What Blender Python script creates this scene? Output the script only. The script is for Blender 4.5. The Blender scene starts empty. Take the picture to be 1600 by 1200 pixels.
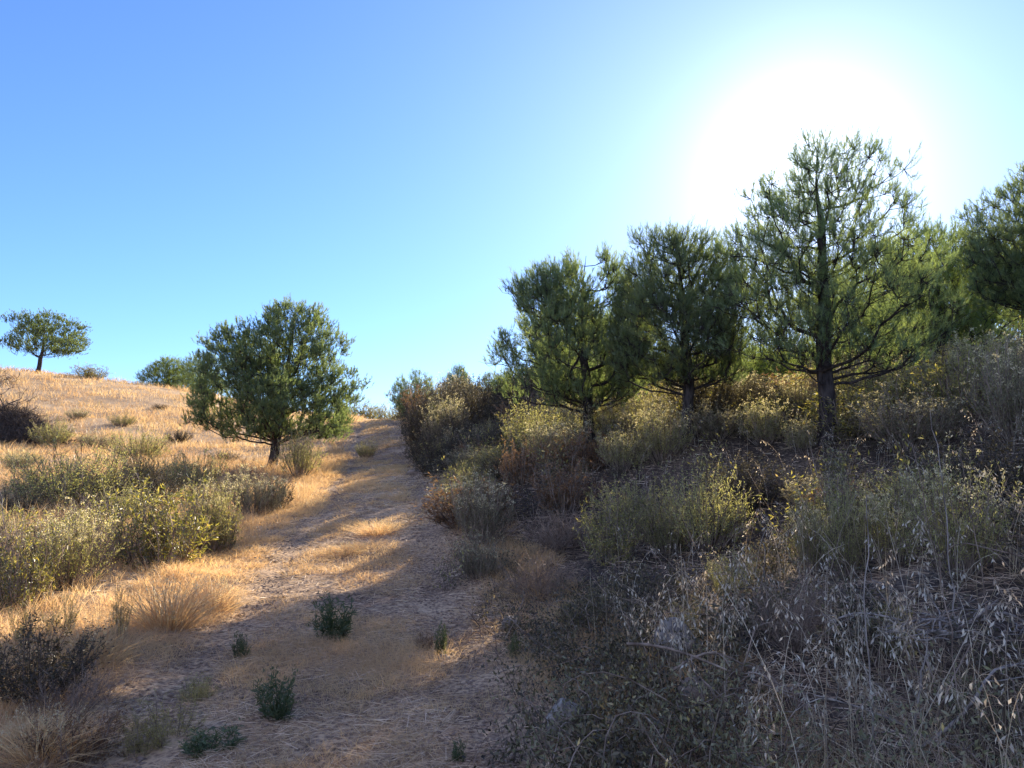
import bpy, math, random
import numpy as np
from mathutils import Vector
R_ = math.radians
rng = np.random.default_rng(7)
random.seed(7)
sc = bpy.context.scene
COL = sc.collection

# ------------------------------------------------------------ camera, sky, sun
EYE, PITCH, F = 1.6, R_(4.76), 1200.0
SUN_EL, SUN_AZ = R_(19.3), R_(21.3)          # azimuth measured from +Y towards +X
cam = bpy.data.objects.new('camera', bpy.data.cameras.new('camera'))
COL.objects.link(cam)
cam.location = (0, 0, EYE)
cam.rotation_euler = (R_(90) + PITCH, 0, 0)
cam.data.sensor_width = 36; cam.data.lens = 27
cam.data.clip_start = 0.05; cam.data.clip_end = 20000
sc.camera = cam

w = bpy.data.worlds.new("World"); sc.world = w; w.use_nodes = True
nt = w.node_tree; nt.nodes.clear()
sky = nt.nodes.new('ShaderNodeTexSky'); sky.sky_type = 'NISHITA'; sky.sun_disc = False
sky.sun_elevation = SUN_EL; sky.sun_rotation = SUN_AZ
sky.air_density = 0.7; sky.dust_density = 0.2; sky.ozone_density = 3
bg = nt.nodes.new('ShaderNodeBackground'); bg.inputs['Strength'].default_value = 0.084
out = nt.nodes.new('ShaderNodeOutputWorld')
def wn(kind, op, *ins):
    n = nt.nodes.new(kind); n.operation = op
    for i, v in enumerate(ins):
        if hasattr(v, 'is_output'): nt.links.new(v, n.inputs[i])
        else: n.inputs[i].default_value = v
    return n.outputs['Value'] if (kind == 'ShaderNodeMath' or op == 'DOT_PRODUCT') else n.outputs['Vector']
VM, MA = 'ShaderNodeVectorMath', 'ShaderNodeMath'
SDt = (math.sin(SUN_AZ) * math.cos(SUN_EL), math.cos(SUN_AZ) * math.cos(SUN_EL), math.sin(SUN_EL))
lum = wn(VM, 'DOT_PRODUCT', sky.outputs[0], (.25, .6, .15))                       # highlights roll off as a camera's do
k_ = wn(MA, 'DIVIDE', 1.15, wn(MA, 'MULTIPLY_ADD', lum, .09, 1.0))
tinted = wn(VM, 'MULTIPLY', sky.outputs[0], (.86, 1.06, 1.4))
sc1 = nt.nodes.new(VM); sc1.operation = 'SCALE'; nt.links.new(tinted, sc1.inputs[0]); nt.links.new(k_, sc1.inputs['Scale'])
tcw = nt.nodes.new('ShaderNodeTexCoord')                                            # bright aureole round the sun's direction
cosd = wn(MA, 'MAXIMUM', wn(VM, 'DOT_PRODUCT', tcw.outputs['Generated'], SDt), 0.0)
aur = wn(MA, 'MULTIPLY', wn(MA, 'POWER', cosd, 190.0), 3.6)
au2 = nt.nodes.new('ShaderNodeCombineXYZ')
for i in range(3): nt.links.new(aur, au2.inputs[i])
# warm fill light added to the sky opposite the sun, lifting the shade
back_fill = wn(MA, 'MAXIMUM', wn(MA, 'MULTIPLY_ADD', wn(VM, 'DOT_PRODUCT', tcw.outputs['Generated'], (-SDt[0], -SDt[1], .35)), 1.0, .1), 0.0)
bk = nt.nodes.new(VM); bk.operation = 'SCALE'; bk.inputs[0].default_value = (1.6, 1.2, .9); nt.links.new(back_fill, bk.inputs['Scale'])
wide = wn(MA, 'MULTIPLY', wn(MA, 'POWER', cosd, 12.0), 0.5)
aur2 = wn(MA, 'ADD', aur, wide)
for i in range(3): nt.links.new(aur2, au2.inputs[i])
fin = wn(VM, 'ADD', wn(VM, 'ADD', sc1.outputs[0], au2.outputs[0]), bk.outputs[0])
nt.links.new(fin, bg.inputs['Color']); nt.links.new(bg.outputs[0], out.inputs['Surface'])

sl = bpy.data.lights.new('sun', 'SUN'); sl.energy = 5.0; sl.angle = R_(0.5); sl.color = (1.0, 0.86, 0.68)
sun = bpy.data.objects.new('sun', sl); COL.objects.link(sun)
SD = Vector((math.sin(SUN_AZ) * math.cos(SUN_EL), math.cos(SUN_AZ) * math.cos(SUN_EL), math.sin(SUN_EL)))
sun.rotation_euler = (-SD).to_track_quat('-Z', 'Y').to_euler()
sun.location = SD * 50
sc.view_settings.view_transform = 'Standard'; sc.view_settings.look = 'None'
sc.view_settings.gamma = 1; sc.view_settings.exposure = 1.45
cy = sc.cycles
cy.max_bounces = 8; cy.diffuse_bounces = 4; cy.glossy_bounces = 1; cy.transmission_bounces = 4
cy.transparent_max_bounces = 4; cy.use_denoising = True
cy.sample_clamp_indirect = 4

# ------------------------------------------------------------ numeric helpers
def ray(px, py):
    dx, dy = px - 800.0, 600.0 - py
    c, s = math.cos(PITCH), math.sin(PITCH)
    return dx, F * c - dy * s, F * s + dy * c
def at(px, py, D):
    x, y, z = ray(px, py); k = D / y
    return np.array([x * k, D, EYE + z * k])

_perm = np.random.default_rng(3).random((64, 64))
def vnoise(x, y):
    x = np.asarray(x, float); y = np.asarray(y, float)
    xi = np.floor(x).astype(int); yi = np.floor(y).astype(int)
    fx = x - xi; fy = y - yi
    fx = fx * fx * (3 - 2 * fx); fy = fy * fy * (3 - 2 * fy)
    g = lambda a, b: _perm[a % 64, b % 64]
    return (g(xi, yi) * (1 - fx) + g(xi + 1, yi) * fx) * (1 - fy) + (g(xi, yi + 1) * (1 - fx) + g(xi + 1, yi + 1) * fx) * fy
def fbm(x, y, o=4):
    s = 0; a = .5; t = 0
    for k in range(o):
        s = s + a * vnoise(x * 2**k + 17.3 * k, y * 2**k - 9.1 * k); t += a; a *= .5
    return s / t
def sstep(a, b, x):
    t = np.clip((x - a) / (b - a), 0, 1); return t * t * (3 - 2 * t)

# ---- terrain: thin-plate surface through surveyed points (image x, image y, distance) or (X, Y, Z)
SURVEY = [at(*p) for p in [
    (550,1200,3.85),(490,1000,6.5),(570,900,9.2),(582,800,14.4),(585,745,22),(592,700,33),(590,668,55),(590,656,75),
    (0,1200,3.8),(0,1000,6.1),(100,900,8.8),(240,850,11.5),(60,790,16),(220,745,22),(425,737,24),
    (100,700,31),(300,680,38),(60,583,62),(300,614,60),(450,642,64),(160,640,45),
    (1290,700,11),(1075,690,12.5),(920,700,14),(1000,665,20),(800,660,30),(650,660,52),(1300,650,20),
    (1590,640,10),(1590,830,4.9),(1590,1200,2.7),(1200,1200,3.1),(1200,1000,4.5),(1200,850,7.5),(1000,850,9),
    (780,1000,6.4),(735,880,9.4),(700,790,14.4),(650,720,28),(620,672,55)]]
SURVEY += [np.array(p, float) for p in [(0,0,0),(-3,-8,0),(-10,0,-.1),(4,0,.8),(10,0,2.2),(6,-8,1.2),(14,10,3.6),
    (24,20,5),(24,45,5.5),(12,60,4.8),(-62,62,9.5),(-60,95,5),(-30,95,3),(-10,100,3),(12,100,2.5),(40,90,3),(-30,15,.6),(-25,0,0),(-45,35,4.6)]]
SV = np.array(SURVEY)
def _tps(P, Z, lam=0.02):
    n = len(P); d = np.linalg.norm(P[:, None] - P[None], axis=2)
    K = d**2 * np.log(d + 1e-9) + lam * np.eye(n)
    A = np.zeros((n + 3, n + 3)); A[:n, :n] = K
    A[:n, n] = 1; A[:n, n + 1:] = P; A[n, :n] = 1; A[n + 1:, :n] = P.T
    return np.linalg.solve(A, np.concatenate([Z, [0, 0, 0]]))
_W = _tps(SV[:, :2], SV[:, 2])
def path_x(y):
    return np.interp(y, [-10, 0, 3.85, 6.5, 9.2, 14.4, 22, 33, 55, 75, 110], [.6, -.4, -.95, -1.5, -1.85, -2.6, -3.8, -5.7, -9.6, -13.1, -19])
def ground(x, y, detail=True):
    x = np.asarray(x, float); y = np.asarray(y, float); sh = x.shape
    xf = x.ravel(); yf = y.ravel()
    z = np.full(xf.shape, _W[-3]) + _W[-2] * xf + _W[-1] * yf
    for i in range(len(SV)):
        d2 = (xf - SV[i, 0])**2 + (yf - SV[i, 1])**2
        z += _W[i] * .5 * d2 * np.log(d2 + 1e-12)
    r = np.hypot(xf, yf - 20)
    t = sstep(70, 140, r); z = np.clip(z, -3, 12) * (1 - t) - 6 * t
    if detail:
        u = xf - path_x(yf); off = sstep(1.0, 2.6, np.abs(u))
        z += (fbm(xf * .9, yf * .9) - .5) * (.05 + .28 * off) + (fbm(xf * 4, yf * 4, 3) - .5) * (.025 + .07 * off)
        z -= .06 * np.exp(-((np.abs(u) - .95) / .25)**2)           # wheel ruts
    return z.reshape(sh)
def gz(x, y): return float(ground(np.array([x]), np.array([y]))[0])
_hd = np.concatenate([np.arange(2.5, 20, .05), np.arange(20, 90, .2)])
def hit(px, py):
    x, y, z = ray(px, py); k = _hd / y
    g = ground(x * k, _hd); h = EYE + z * k
    i = np.argmax(h <= g)
    if h[i] > g[i]: i = int(np.argmin(h - g))
    return float(x * k[i]), float(_hd[i]), float(g[i])

# ------------------------------------------------------------ mesh helpers
class G:
    def __init__(s): s.v = []; s.f = []; s.n = 0
    def add(s, V, Fc):
        V = np.asarray(V, float).reshape(-1, 3); Fc = np.asarray(Fc, int)
        s.v.append(V); s.f.append(Fc + s.n); s.n += len(V)
    def mesh(s, name, mat, smooth=False):
        V = np.concatenate(s.v)
        me = bpy.data.meshes.new(name)
        me.vertices.add(len(V)); me.vertices.foreach_set('co', V.astype(np.float32).ravel())
        tot = np.concatenate([np.full(len(f), f.shape[1]) for f in s.f]).astype(np.int32)
        idx = np.concatenate([f.ravel() for f in s.f]).astype(np.int32)
        me.loops.add(len(idx)); me.loops.foreach_set('vertex_index', idx)
        me.polygons.add(len(tot))
        me.polygons.foreach_set('loop_start', np.concatenate([[0], np.cumsum(tot)[:-1]]).astype(np.int32))
        if smooth: me.polygons.foreach_set('use_smooth', np.ones(len(tot), bool))
        me.update(calc_edges=True); me.validate()
        me.materials.append(mat)
        return me
    def obj(s, name, mat, parent=None, smooth=False):
        o = bpy.data.objects.new(name, s.mesh(name, mat, smooth)); COL.objects.link(o); o.parent = parent
        return o
def norm(a): return a / (np.linalg.norm(a, axis=-1, keepdims=True) + 1e-9)
def rnd_dir(n, up=0.0, r=rng):
    d = r.normal(size=(n, 3)); d = norm(d); d[:, 2] += up; return norm(d)
def tri_blades(g, P, D, L, Wd, r=rng):                  # needles: one thin triangle each
    n = len(P); s = norm(np.cross(D, r.normal(size=(n, 3))))
    L = np.broadcast_to(L, n)[:, None]; Wd = np.broadcast_to(Wd, n)[:, None]
    V = np.stack([P - s * Wd / 2, P + s * Wd / 2, P + D * L], 1)
    g.add(V, np.arange(3 * n).reshape(n, 3))
def leaves(g, P, D, L, Wd, r=rng, fold=.25):             # diamond leaf, folded along its midrib
    n = len(P); s = norm(np.cross(D, r.normal(size=(n, 3)))); nn = np.cross(s, D)
    L = np.broadcast_to(L, n)[:, None]; Wd = np.broadcast_to(Wd, n)[:, None]
    m = P + D * L * .45 + nn * Wd * fold
    V = np.stack([P, m - s * Wd / 2, P + D * L, m + s * Wd / 2], 1)
    b = np.arange(n)[:, None] * 4
    g.add(V, np.concatenate([b + [0, 1, 2], b + [0, 2, 3]]))
def blades(g, P, D, H, Wd, bend, r=rng):                 # grass blade: quad + tip, bending over
    n = len(P); H = np.broadcast_to(H, n)[:, None]; Wd = np.broadcast_to(Wd, n)[:, None]; bend = np.broadcast_to(bend, n)[:, None]
    s = norm(np.cross(D, r.normal(size=(n, 3))))
    hz = D * [1, 1, 0]; hz = norm(hz + r.normal(size=(n, 3)) * [.3, .3, 0])
    m = P + D * H * .55 + hz * H * bend * .12
    t = P + D * H + hz * H * bend * .6 - np.array([0, 0, 1]) * H * bend * .22
    V = np.stack([P - s * Wd / 2, P + s * Wd / 2, m + s * Wd * .36, m - s * Wd * .36, t], 1)
    b = np.arange(n)[:, None] * 5
    g.add(V, b + [0, 1, 2, 3]) ; g.f.append(b + g.n - 5 * n + [3, 2, 4])
def tubes(g, P, Rd, sides=3):                            # P (B,n,3), Rd (B,n)
    P = np.asarray(P, float); B, n, _ = P.shape; Rd = np.broadcast_to(Rd, (B, n))
    T = np.gradient(P, axis=1); T = norm(T)
    ref = np.where(np.abs(T[:, :1, 2:3]) > .9, np.array([[[1., 0, 0]]]), np.array([[[0, 0, 1.]]]))
    a = norm(np.cross(T, np.broadcast_to(ref, T.shape))); b = np.cross(T, a)
    ang = np.arange(sides) * 2 * math.pi / sides
    V = P[:, :, None] + (a[:, :, None] * np.cos(ang)[:, None] + b[:, :, None] * np.sin(ang)[:, None]) * Rd[:, :, None, None]
    ii, jj, kk = np.meshgrid(np.arange(B), np.arange(n - 1), np.arange(sides), indexing='ij')
    k2 = (kk + 1) % sides; base = ii * n * sides
    q = np.stack([base + jj * sides + kk, base + jj * sides + k2, base + (jj + 1) * sides + k2, base + (jj + 1) * sides + kk], -1).reshape(-1, 4)
    g.add(V.reshape(-1, 3), q)

# ------------------------------------------------------------ materials
def ramp_set(cr, stops):
    el = cr.color_ramp.elements
    while len(el) > 1: el.remove(el[-1])
    el[0].position, el[0].color = stops[0][0], (*stops[0][1], 1)
    for p, c in stops[1:]:
        e = el.new(p); e.color = (*c, 1)
def leafmat(name, cols, transl=.45, patch=.6, pscale=2.0, tcol=(1.15, 1.1, .7), gloss=.04):
    m = bpy.data.materials.new(name); m.use_nodes = True; t = m.node_tree; t.nodes.clear(); N = t.nodes.new; L = t.links.new
    geo = N('ShaderNodeNewGeometry'); cr = N('ShaderNodeValToRGB')
    ramp_set(cr, [(i / max(1, len(cols) - 1), c) for i, c in enumerate(cols)])
    tc = N('ShaderNodeTexCoord'); no = N('ShaderNodeTexNoise'); no.inputs['Scale'].default_value = pscale; no.inputs['Detail'].default_value = 2
    oi = N('ShaderNodeObjectInfo')
    add = N('ShaderNodeMath'); add.operation = 'MULTIPLY_ADD'; add.inputs[1].default_value = 1 - patch * .5
    sub = N('ShaderNodeMath'); sub.operation = 'MULTIPLY_ADD'; sub.inputs[1].default_value = patch * 1.6; sub.inputs[2].default_value = -patch * .8 + patch * .25
    L(tc.outputs['Object'], no.inputs['Vector']); L(no.outputs['Fac'], sub.inputs[0])
    L(geo.outputs['Random Per Island'], add.inputs[0]); L(sub.outputs[0], add.inputs[2]); L(add.outputs[0], cr.inputs[0])
    br = N('ShaderNodeMath'); br.operation = 'MULTIPLY_ADD'; br.inputs[1].default_value = .4; br.inputs[2].default_value = .8
    L(oi.outputs['Random'], br.inputs[0])
    mul = N('ShaderNodeVectorMath'); mul.operation = 'SCALE'; L(cr.outputs[0], mul.inputs[0]); L(br.outputs[0], mul.inputs['Scale'])
    df = N('ShaderNodeBsdfDiffuse'); tr = N('ShaderNodeBsdfTranslucent'); L(mul.outputs[0], df.inputs[0])
    tm = N('ShaderNodeVectorMath'); tm.operation = 'MULTIPLY'; tm.inputs[1].default_value = tcol; L(mul.outputs[0], tm.inputs[0]); L(tm.outputs[0], tr.inputs[0])
    mx = N('ShaderNodeMixShader'); mx.inputs[0].default_value = transl; L(df.outputs[0], mx.inputs[1]); L(tr.outputs[0], mx.inputs[2])
    gl = N('ShaderNodeBsdfGlossy'); gl.inputs['Roughness'].default_value = .45; gl.inputs[0].default_value = (.9, .9, .9, 1)
    mg = N('ShaderNodeMixShader'); mg.inputs[0].default_value = gloss; L(mx.outputs[0], mg.inputs[1]); L(gl.outputs[0], mg.inputs[2])
    o = N('ShaderNodeOutputMaterial'); L(mg.outputs[0], o.inputs[0])
    return m
def woodmat(name, c1, c2, scale=18, bump=.6):
    m = bpy.data.materials.new(name); m.use_nodes = True; t = m.node_tree; N = t.nodes.new; L = t.links.new
    p = t.nodes['Principled BSDF']; p.inputs['Roughness'].default_value = .9; p.inputs['Specular IOR Level'].default_value = .2
    tc = N('ShaderNodeTexCoord'); mp = N('ShaderNodeMapping'); mp.inputs['Scale'].default_value = (1, 1, .25)
    no = N('ShaderNodeTexNoise'); no.inputs['Scale'].default_value = scale; no.inputs['Detail'].default_value = 5
    cr = N('ShaderNodeValToRGB'); ramp_set(cr, [(.35, c1), (.68, c2)])
    L(tc.outputs['Object'], mp.inputs[0]); L(mp.outputs[0], no.inputs['Vector']); L(no.outputs['Fac'], cr.inputs[0]); L(cr.outputs[0], p.inputs['Base Color'])
    b = N('ShaderNodeBump'); b.inputs['Strength'].default_value = bump; b.inputs['Distance'].default_value = .03
    L(no.outputs['Fac'], b.inputs['Height']); L(b.outputs[0], p.inputs['Normal'])
    return m
def soilmat(name, stops, s1=.6, s2=14, bump=.7, alt=None):
    m = bpy.data.materials.new(name); m.use_nodes = True; t = m.node_tree; N = t.nodes.new; L = t.links.new
    p = t.nodes['Principled BSDF']; p.inputs['Roughness'].default_value = .95; p.inputs['Specular IOR Level'].default_value = .15
    geo = N('ShaderNodeNewGeometry')
    a = N('ShaderNodeTexNoise'); a.inputs['Scale'].default_value = s1; a.inputs['Detail'].default_value = 4
    b = N('ShaderNodeTexNoise'); b.inputs['Scale'].default_value = s2; b.inputs['Detail'].default_value = 7; b.inputs['Roughness'].default_value = .7
    v = N('ShaderNodeTexVoronoi'); v.inputs['Scale'].default_value = 28
    for n_ in (a, b, v): L(geo.outputs['Position'], n_.inputs['Vector'])
    m1 = N('ShaderNodeMix'); m1.inputs[0].default_value = .55; L(a.outputs['Fac'], m1.inputs[2]); L(b.outputs['Fac'], m1.inputs[3])
    m2 = N('ShaderNodeMix'); m2.inputs[0].default_value = .2; L(m1.outputs[0], m2.inputs[2]); L(v.outputs['Distance'], m2.inputs[3])
    cr = N('ShaderNodeValToRGB'); ramp_set(cr, stops); L(m2.outputs[0], cr.inputs[0]); L(cr.outputs[0], p.inputs['Base Color'])
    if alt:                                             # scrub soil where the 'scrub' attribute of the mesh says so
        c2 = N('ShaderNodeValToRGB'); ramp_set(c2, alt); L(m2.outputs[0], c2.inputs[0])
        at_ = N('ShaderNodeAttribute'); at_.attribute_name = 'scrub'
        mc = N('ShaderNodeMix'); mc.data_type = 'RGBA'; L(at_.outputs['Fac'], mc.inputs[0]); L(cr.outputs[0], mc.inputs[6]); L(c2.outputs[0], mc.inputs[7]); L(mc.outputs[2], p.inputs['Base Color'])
    bp = N('ShaderNodeBump'); bp.inputs['Strength'].default_value = bump; bp.inputs['Distance'].default_value = .04
    L(m2.outputs[0], bp.inputs['Height']); L(bp.outputs[0], p.inputs['Normal'])
    return m

M = dict(
    needle=leafmat('pine_needles', [(.1,.145,.09), (.155,.22,.12), (.23,.3,.14), (.36,.42,.18)], .58, .7, 1.6, (1.25, 1.2, .6)),
    needle_pale=leafmat('pale_pine_needles', [(.09,.14,.045), (.16,.22,.06), (.26,.31,.09)], .5, .6, 1.6, (1.4, 1.3, .5)),
    bark=woodmat('pine_bark', (.022,.018,.017), (.1,.08,.07), 22),
    twig=woodmat('dry_twig', (.08,.055,.04), (.46,.36,.27), 14, .2),
    dead=woodmat('bleached_wood', (.14,.12,.1), (.5,.44,.37), 30, .8),
    darkdead=woodmat('weathered_brushwood', (.045,.035,.028), (.19,.15,.12), 25, .3),
    feather=leafmat('feathery_leaf', [(.22,.24,.08), (.36,.37,.13), (.52,.5,.2), (.64,.58,.3)], .5, .5, 3),
    feather_dim=leafmat('grey_green_leaf', [(.14,.145,.085), (.25,.24,.14), (.4,.37,.22)], .45, .5, 3),
    seed=leafmat('seed_head', [(.5,.42,.26), (.7,.62,.42), (.82,.76,.58)], .5, .3, 3),
    leafy=leafmat('rockrose_leaf', [(.17,.12,.07), (.12,.13,.045), (.2,.2,.06), (.33,.3,.09), (.52,.44,.15), (.42,.27,.13)], .5, .6, 2.5, (1.3, 1.25, .5), .08),
    dark=leafmat('heath_leaf', [(.025,.022,.017), (.06,.052,.03), (.12,.105,.055), (.26,.2,.12)], .35, .6, 2.5),
    reddish=leafmat('russet_leaf', [(.12,.06,.035), (.22,.12,.06), (.34,.2,.1), (.12,.13,.04)], .45, .6, 2.5),
    weed=leafmat('weed_leaf', [(.05,.075,.035), (.08,.12,.05), (.13,.16,.065), (.2,.17,.08)], .4, .5, 4),
    fennel=leafmat('fennel_leaf', [(.3,.28,.07), (.45,.38,.12), (.55,.46,.2)], .5, .4, 4),
    drytwig=leafmat('dry_twigs', [(.13,.09,.07), (.26,.19,.145), (.42,.32,.24)], .25, .4, 3),
    hill=leafmat('hill_straw', [(.42,.27,.15), (.6,.41,.21), (.72,.53,.27), (.84,.68,.36)], .45, .9, .35, (1.1, 1, .8)),
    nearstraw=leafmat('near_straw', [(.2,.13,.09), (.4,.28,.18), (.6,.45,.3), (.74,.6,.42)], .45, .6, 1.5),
    brownweed=leafmat('brown_weed', [(.2,.13,.09), (.34,.22,.14), (.46,.33,.2), (.32,.3,.14)], .35, .7, .8),
    verge=leafmat('verge_straw', [(.52,.34,.18), (.72,.52,.28), (.84,.66,.38)], .55, .7, .8, (1.1, 1, .8)),
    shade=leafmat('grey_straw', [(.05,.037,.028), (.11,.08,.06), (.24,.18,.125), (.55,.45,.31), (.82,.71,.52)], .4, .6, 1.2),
    litter=leafmat('straw_litter', [(.12,.08,.055), (.38,.26,.17), (.68,.51,.33), (.85,.7,.5)], .15, .4, 1.5),
    oat=leafmat('oat_spikelet', [(.36,.28,.18), (.7,.6,.44), (.88,.82,.66)], .6, .2, 2, (1.05, 1, .9), .08),
    stone=soilmat('path_stone', [(.25, (.14,.1,.075)), (.75, (.4,.31,.23))], 3, 20),
    rock=soilmat('field_rock', [(.32, (.1,.085,.07)), (.48, (.24,.21,.175)), (.6, (.42,.37,.3))], 3, 14, 1.0),
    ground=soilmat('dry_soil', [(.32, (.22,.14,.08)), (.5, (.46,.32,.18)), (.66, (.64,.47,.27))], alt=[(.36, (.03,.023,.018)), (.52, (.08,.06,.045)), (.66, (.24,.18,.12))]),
    path=soilmat('path_earth', [(.36, (.06,.045,.035)), (.48, (.27,.185,.12)), (.59, (.6,.43,.26))], .9, 20),
)

# ------------------------------------------------------------ setting
def tag(o, label=None, cat=None, group=None, kind=None):
    if label: o['label'] = label
    if cat: o['category'] = cat
    if group: o['group'] = group
    if kind: o['kind'] = kind
    return o
def empty(name, loc, rz=0, s=1, **k):
    o = bpy.data.objects.new(name, None); COL.objects.link(o); o.location = loc; o.rotation_euler = (0, 0, rz)
    o.scale = (s,) * 3 if np.isscalar(s) else s
    o.empty_display_size = .1
    return tag(o, **k)
def axis(a, b, c0, fine, far, ratio=1.09):
    pts = [0]; st = fine
    while pts[-1] < far:
        if pts[-1] > c0: st *= ratio
        pts.append(pts[-1] + st)
    return np.array(pts)
xa = axis(0, 0, 12, .14, 4000); xs = np.concatenate([-xa[::-1][:-1], xa])
ya = axis(0, 0, 26, .16, 4000); yb = axis(0, 0, 3, .3, 4000, 1.2); ys = np.concatenate([-yb[::-1][:-1], ya])
X, Y = np.meshgrid(xs, ys); Z = ground(X, Y)
g = G(); ny, nx = X.shape
i, j = np.meshgrid(np.arange(ny - 1), np.arange(nx - 1), indexing='ij'); b = i * nx + j
g.add(np.stack([X, Y, Z], -1), np.stack([b, b + 1, b + nx + 1, b + nx], -1).reshape(-1, 4))
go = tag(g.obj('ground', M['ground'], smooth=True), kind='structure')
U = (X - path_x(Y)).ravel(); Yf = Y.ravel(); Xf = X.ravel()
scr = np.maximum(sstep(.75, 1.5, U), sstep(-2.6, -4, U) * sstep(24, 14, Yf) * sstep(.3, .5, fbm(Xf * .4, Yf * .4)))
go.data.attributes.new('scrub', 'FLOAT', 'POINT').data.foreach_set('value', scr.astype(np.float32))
# path: its surface stands a little proud in the middle and dips under the verge at its ragged edges
yy = np.concatenate([np.arange(-4, 25, .1), np.arange(25, 82, .3)]); uu = np.linspace(-2.0, 2.0, 51)
Y, U = np.meshgrid(yy, uu, indexing='ij'); X = path_x(Y) + U
wid = 1.55 + .5 * (fbm(Y * .8 + 40, np.sign(U) * 5, 3) - .5) * 2
Z = ground(X, Y) + .035 * sstep(0, .3, wid - np.abs(U)) - .035 * sstep(0, .2, np.abs(U) - wid) - .001
g = G(); ny, nx = X.shape
i, j = np.meshgrid(np.arange(ny - 1), np.arange(nx - 1), indexing='ij'); b = i * nx + j
g.add(np.stack([X, Y, Z], -1), np.stack([b, b + 1, b + nx + 1, b + nx], -1).reshape(-1, 4))
tag(g.obj('path', M['path'], smooth=True), kind='structure')

# ------------------------------------------------------------ pines
def shoots(g, P, D, L, nn, nl, nw, r):
    """erect pine shoots: needles all along an axis, pointing forward"""
    n = len(P); t = np.tile(np.linspace(.05, 1, nn), (n, 1)) + r.uniform(-.05, .05, (n, nn))
    rad = r.normal(size=(n, nn, 3)); D3 = D[:, None]
    rad = norm(rad - D3 * np.sum(rad * D3, -1, keepdims=True))
    B = P[:, None] + D3 * (t * L[:, None])[..., None]
    d = norm(D3 * .85 + rad * r.uniform(.25, .75, (n, nn, 1)))
    tri_blades(g, B.reshape(-1, 3), d.reshape(-1, 3), nl * r.uniform(.7, 1.15, n * nn), nw, r)
def build_pine(root, seed, trunk_pts, rows, r0, nclump, gap, needles, nw, sparse=None, mat='needle', lowtwigs=60, nshoot=9, rough=1.0, gf=1.7, hole=.36):
    """trunk_pts: (x,z) of the trunk; rows: (z, left, right) half-outline of the crown, metres from the base"""
    r = np.random.default_rng(seed)
    tz = np.array([p[1] for p in trunk_pts]); tx = np.array([p[0] for p in trunk_pts])
    rows = sorted(rows); rz = np.array([q[0] for q in rows]); rl = np.array([q[1] for q in rows]); rr = np.array([q[2] for q in rows])
    mrg = gap * .75; rz = rz[0] + (rz - rz[0]) * (1 - (mrg + .1) / (rz[-1] - rz[0])); rl = np.minimum(rl - mrg * .1, (rl + rr) / 2 - .05); rr = np.maximum(rr + mrg * .1, rl + .1)
    lob = r.uniform(0, 6.28, 6)
    C = []
    tries = 0
    while len(C) < nclump and tries < 60000:
        tries += 1
        z = r.uniform(rz[0], rz[-1]); l = np.interp(z, rz, rl); q = np.interp(z, rz, rr); cx = (l + q) / 2; hw = (q - l) / 2
        a = r.uniform(0, 6.283); k = math.sqrt(r.uniform(.0, 1))
        if r.random() > .35 + .65 * k: continue
        if r.random() < .5 * (1 - min(1, (z - rz[0]) / (.35 * (rz[-1] - rz[0])))): continue
        lump = 1 + rough * (.10 * math.sin(3 * a + lob[0] + 2.2 * z) + .08 * math.sin(5 * a + lob[1] - 3.1 * z))
        k *= .93 * lump
        p = np.array([cx + hw * k * math.cos(a), hw * .95 * k * math.sin(a), z])
        if vnoise(p[0] * gf + p[2] * .6 + seed, p[2] * gf - p[1] * gf * .8 + seed * 2) < hole: continue
        if sparse and r.random() < sparse(p): continue
        if C and np.min(np.linalg.norm(np.array(C) - p, axis=1)) < gap: continue
        C.append(p)
    C = np.array(C)
    # skeleton
    nodes = []; par = []; plen = []
    tp = np.linspace(0, tz[-1], int(tz[-1] / .1) + 2)
    for kx, z in enumerate(tp):
        nodes.append([np.interp(z, tz, tx) + .012 * math.sin(z * 5 + seed), .03 * math.sin(z * 2.3 + seed), z]); par.append(kx - 1); plen.append(z)
    ntr = len(nodes)
    nodes = np.zeros((60000, 3)) + 0; NP = np.zeros(60000); par_a = np.full(60000, -1); cnt = ntr
    for kx, z in enumerate(tp):
        nodes[kx] = [np.interp(z, tz, tx) + .012 * math.sin(z * 5 + seed), .03 * math.sin(z * 2.3 + seed), z]; NP[kx] = z * .55; par_a[kx] = kx - 1
    zlow = max(.25 * tz[-1] * .6, rz[0] * .55)
    ax = np.interp(C[:, 2], tz, tx); order = np.argsort(np.hypot(C[:, 0] - ax, C[:, 1]) + .15 * C[:, 2])
    leafn = []
    for c in C[order]:
        nn = nodes[:cnt]; d = c - nn; L = np.linalg.norm(d, axis=1); hd = np.hypot(d[:, 0], d[:, 1])
        bad = (nn[:, 2] > c[2] - .22 * hd + .02) | (nn[:, 2] < zlow)
        cost = L + .45 * NP[:cnt] + bad * 50
        k = int(np.argmin(cost)); s = nodes[k]; dv = c - s; Ln = np.linalg.norm(dv)
        m = max(2, int(Ln / .14)); t = np.linspace(0, 1, m + 1)[1:, None]
        ctrl = s + dv * [.62, .62, .3] + r.normal(size=3) * .05 * Ln
        pts = (1 - t)**2 * s + 2 * t * (1 - t) * ctrl + t * t * c + r.normal(size=(m, 3)) * .012
        prev = k
        for q in pts:
            nodes[cnt] = q; par_a[cnt] = prev; NP[cnt] = NP[prev] + np.linalg.norm(q - nodes[prev]); prev = cnt; cnt += 1
        leafn.append(prev)
    wgt = np.zeros(cnt); wgt[leafn] = 1
    for k in range(cnt - 1, 0, -1): wgt[par_a[k]] += wgt[k]
    wgt = np.maximum(wgt, .6)
    rad = .0055 * wgt**.5; rmax = rad[int(ntr * .25)]
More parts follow.
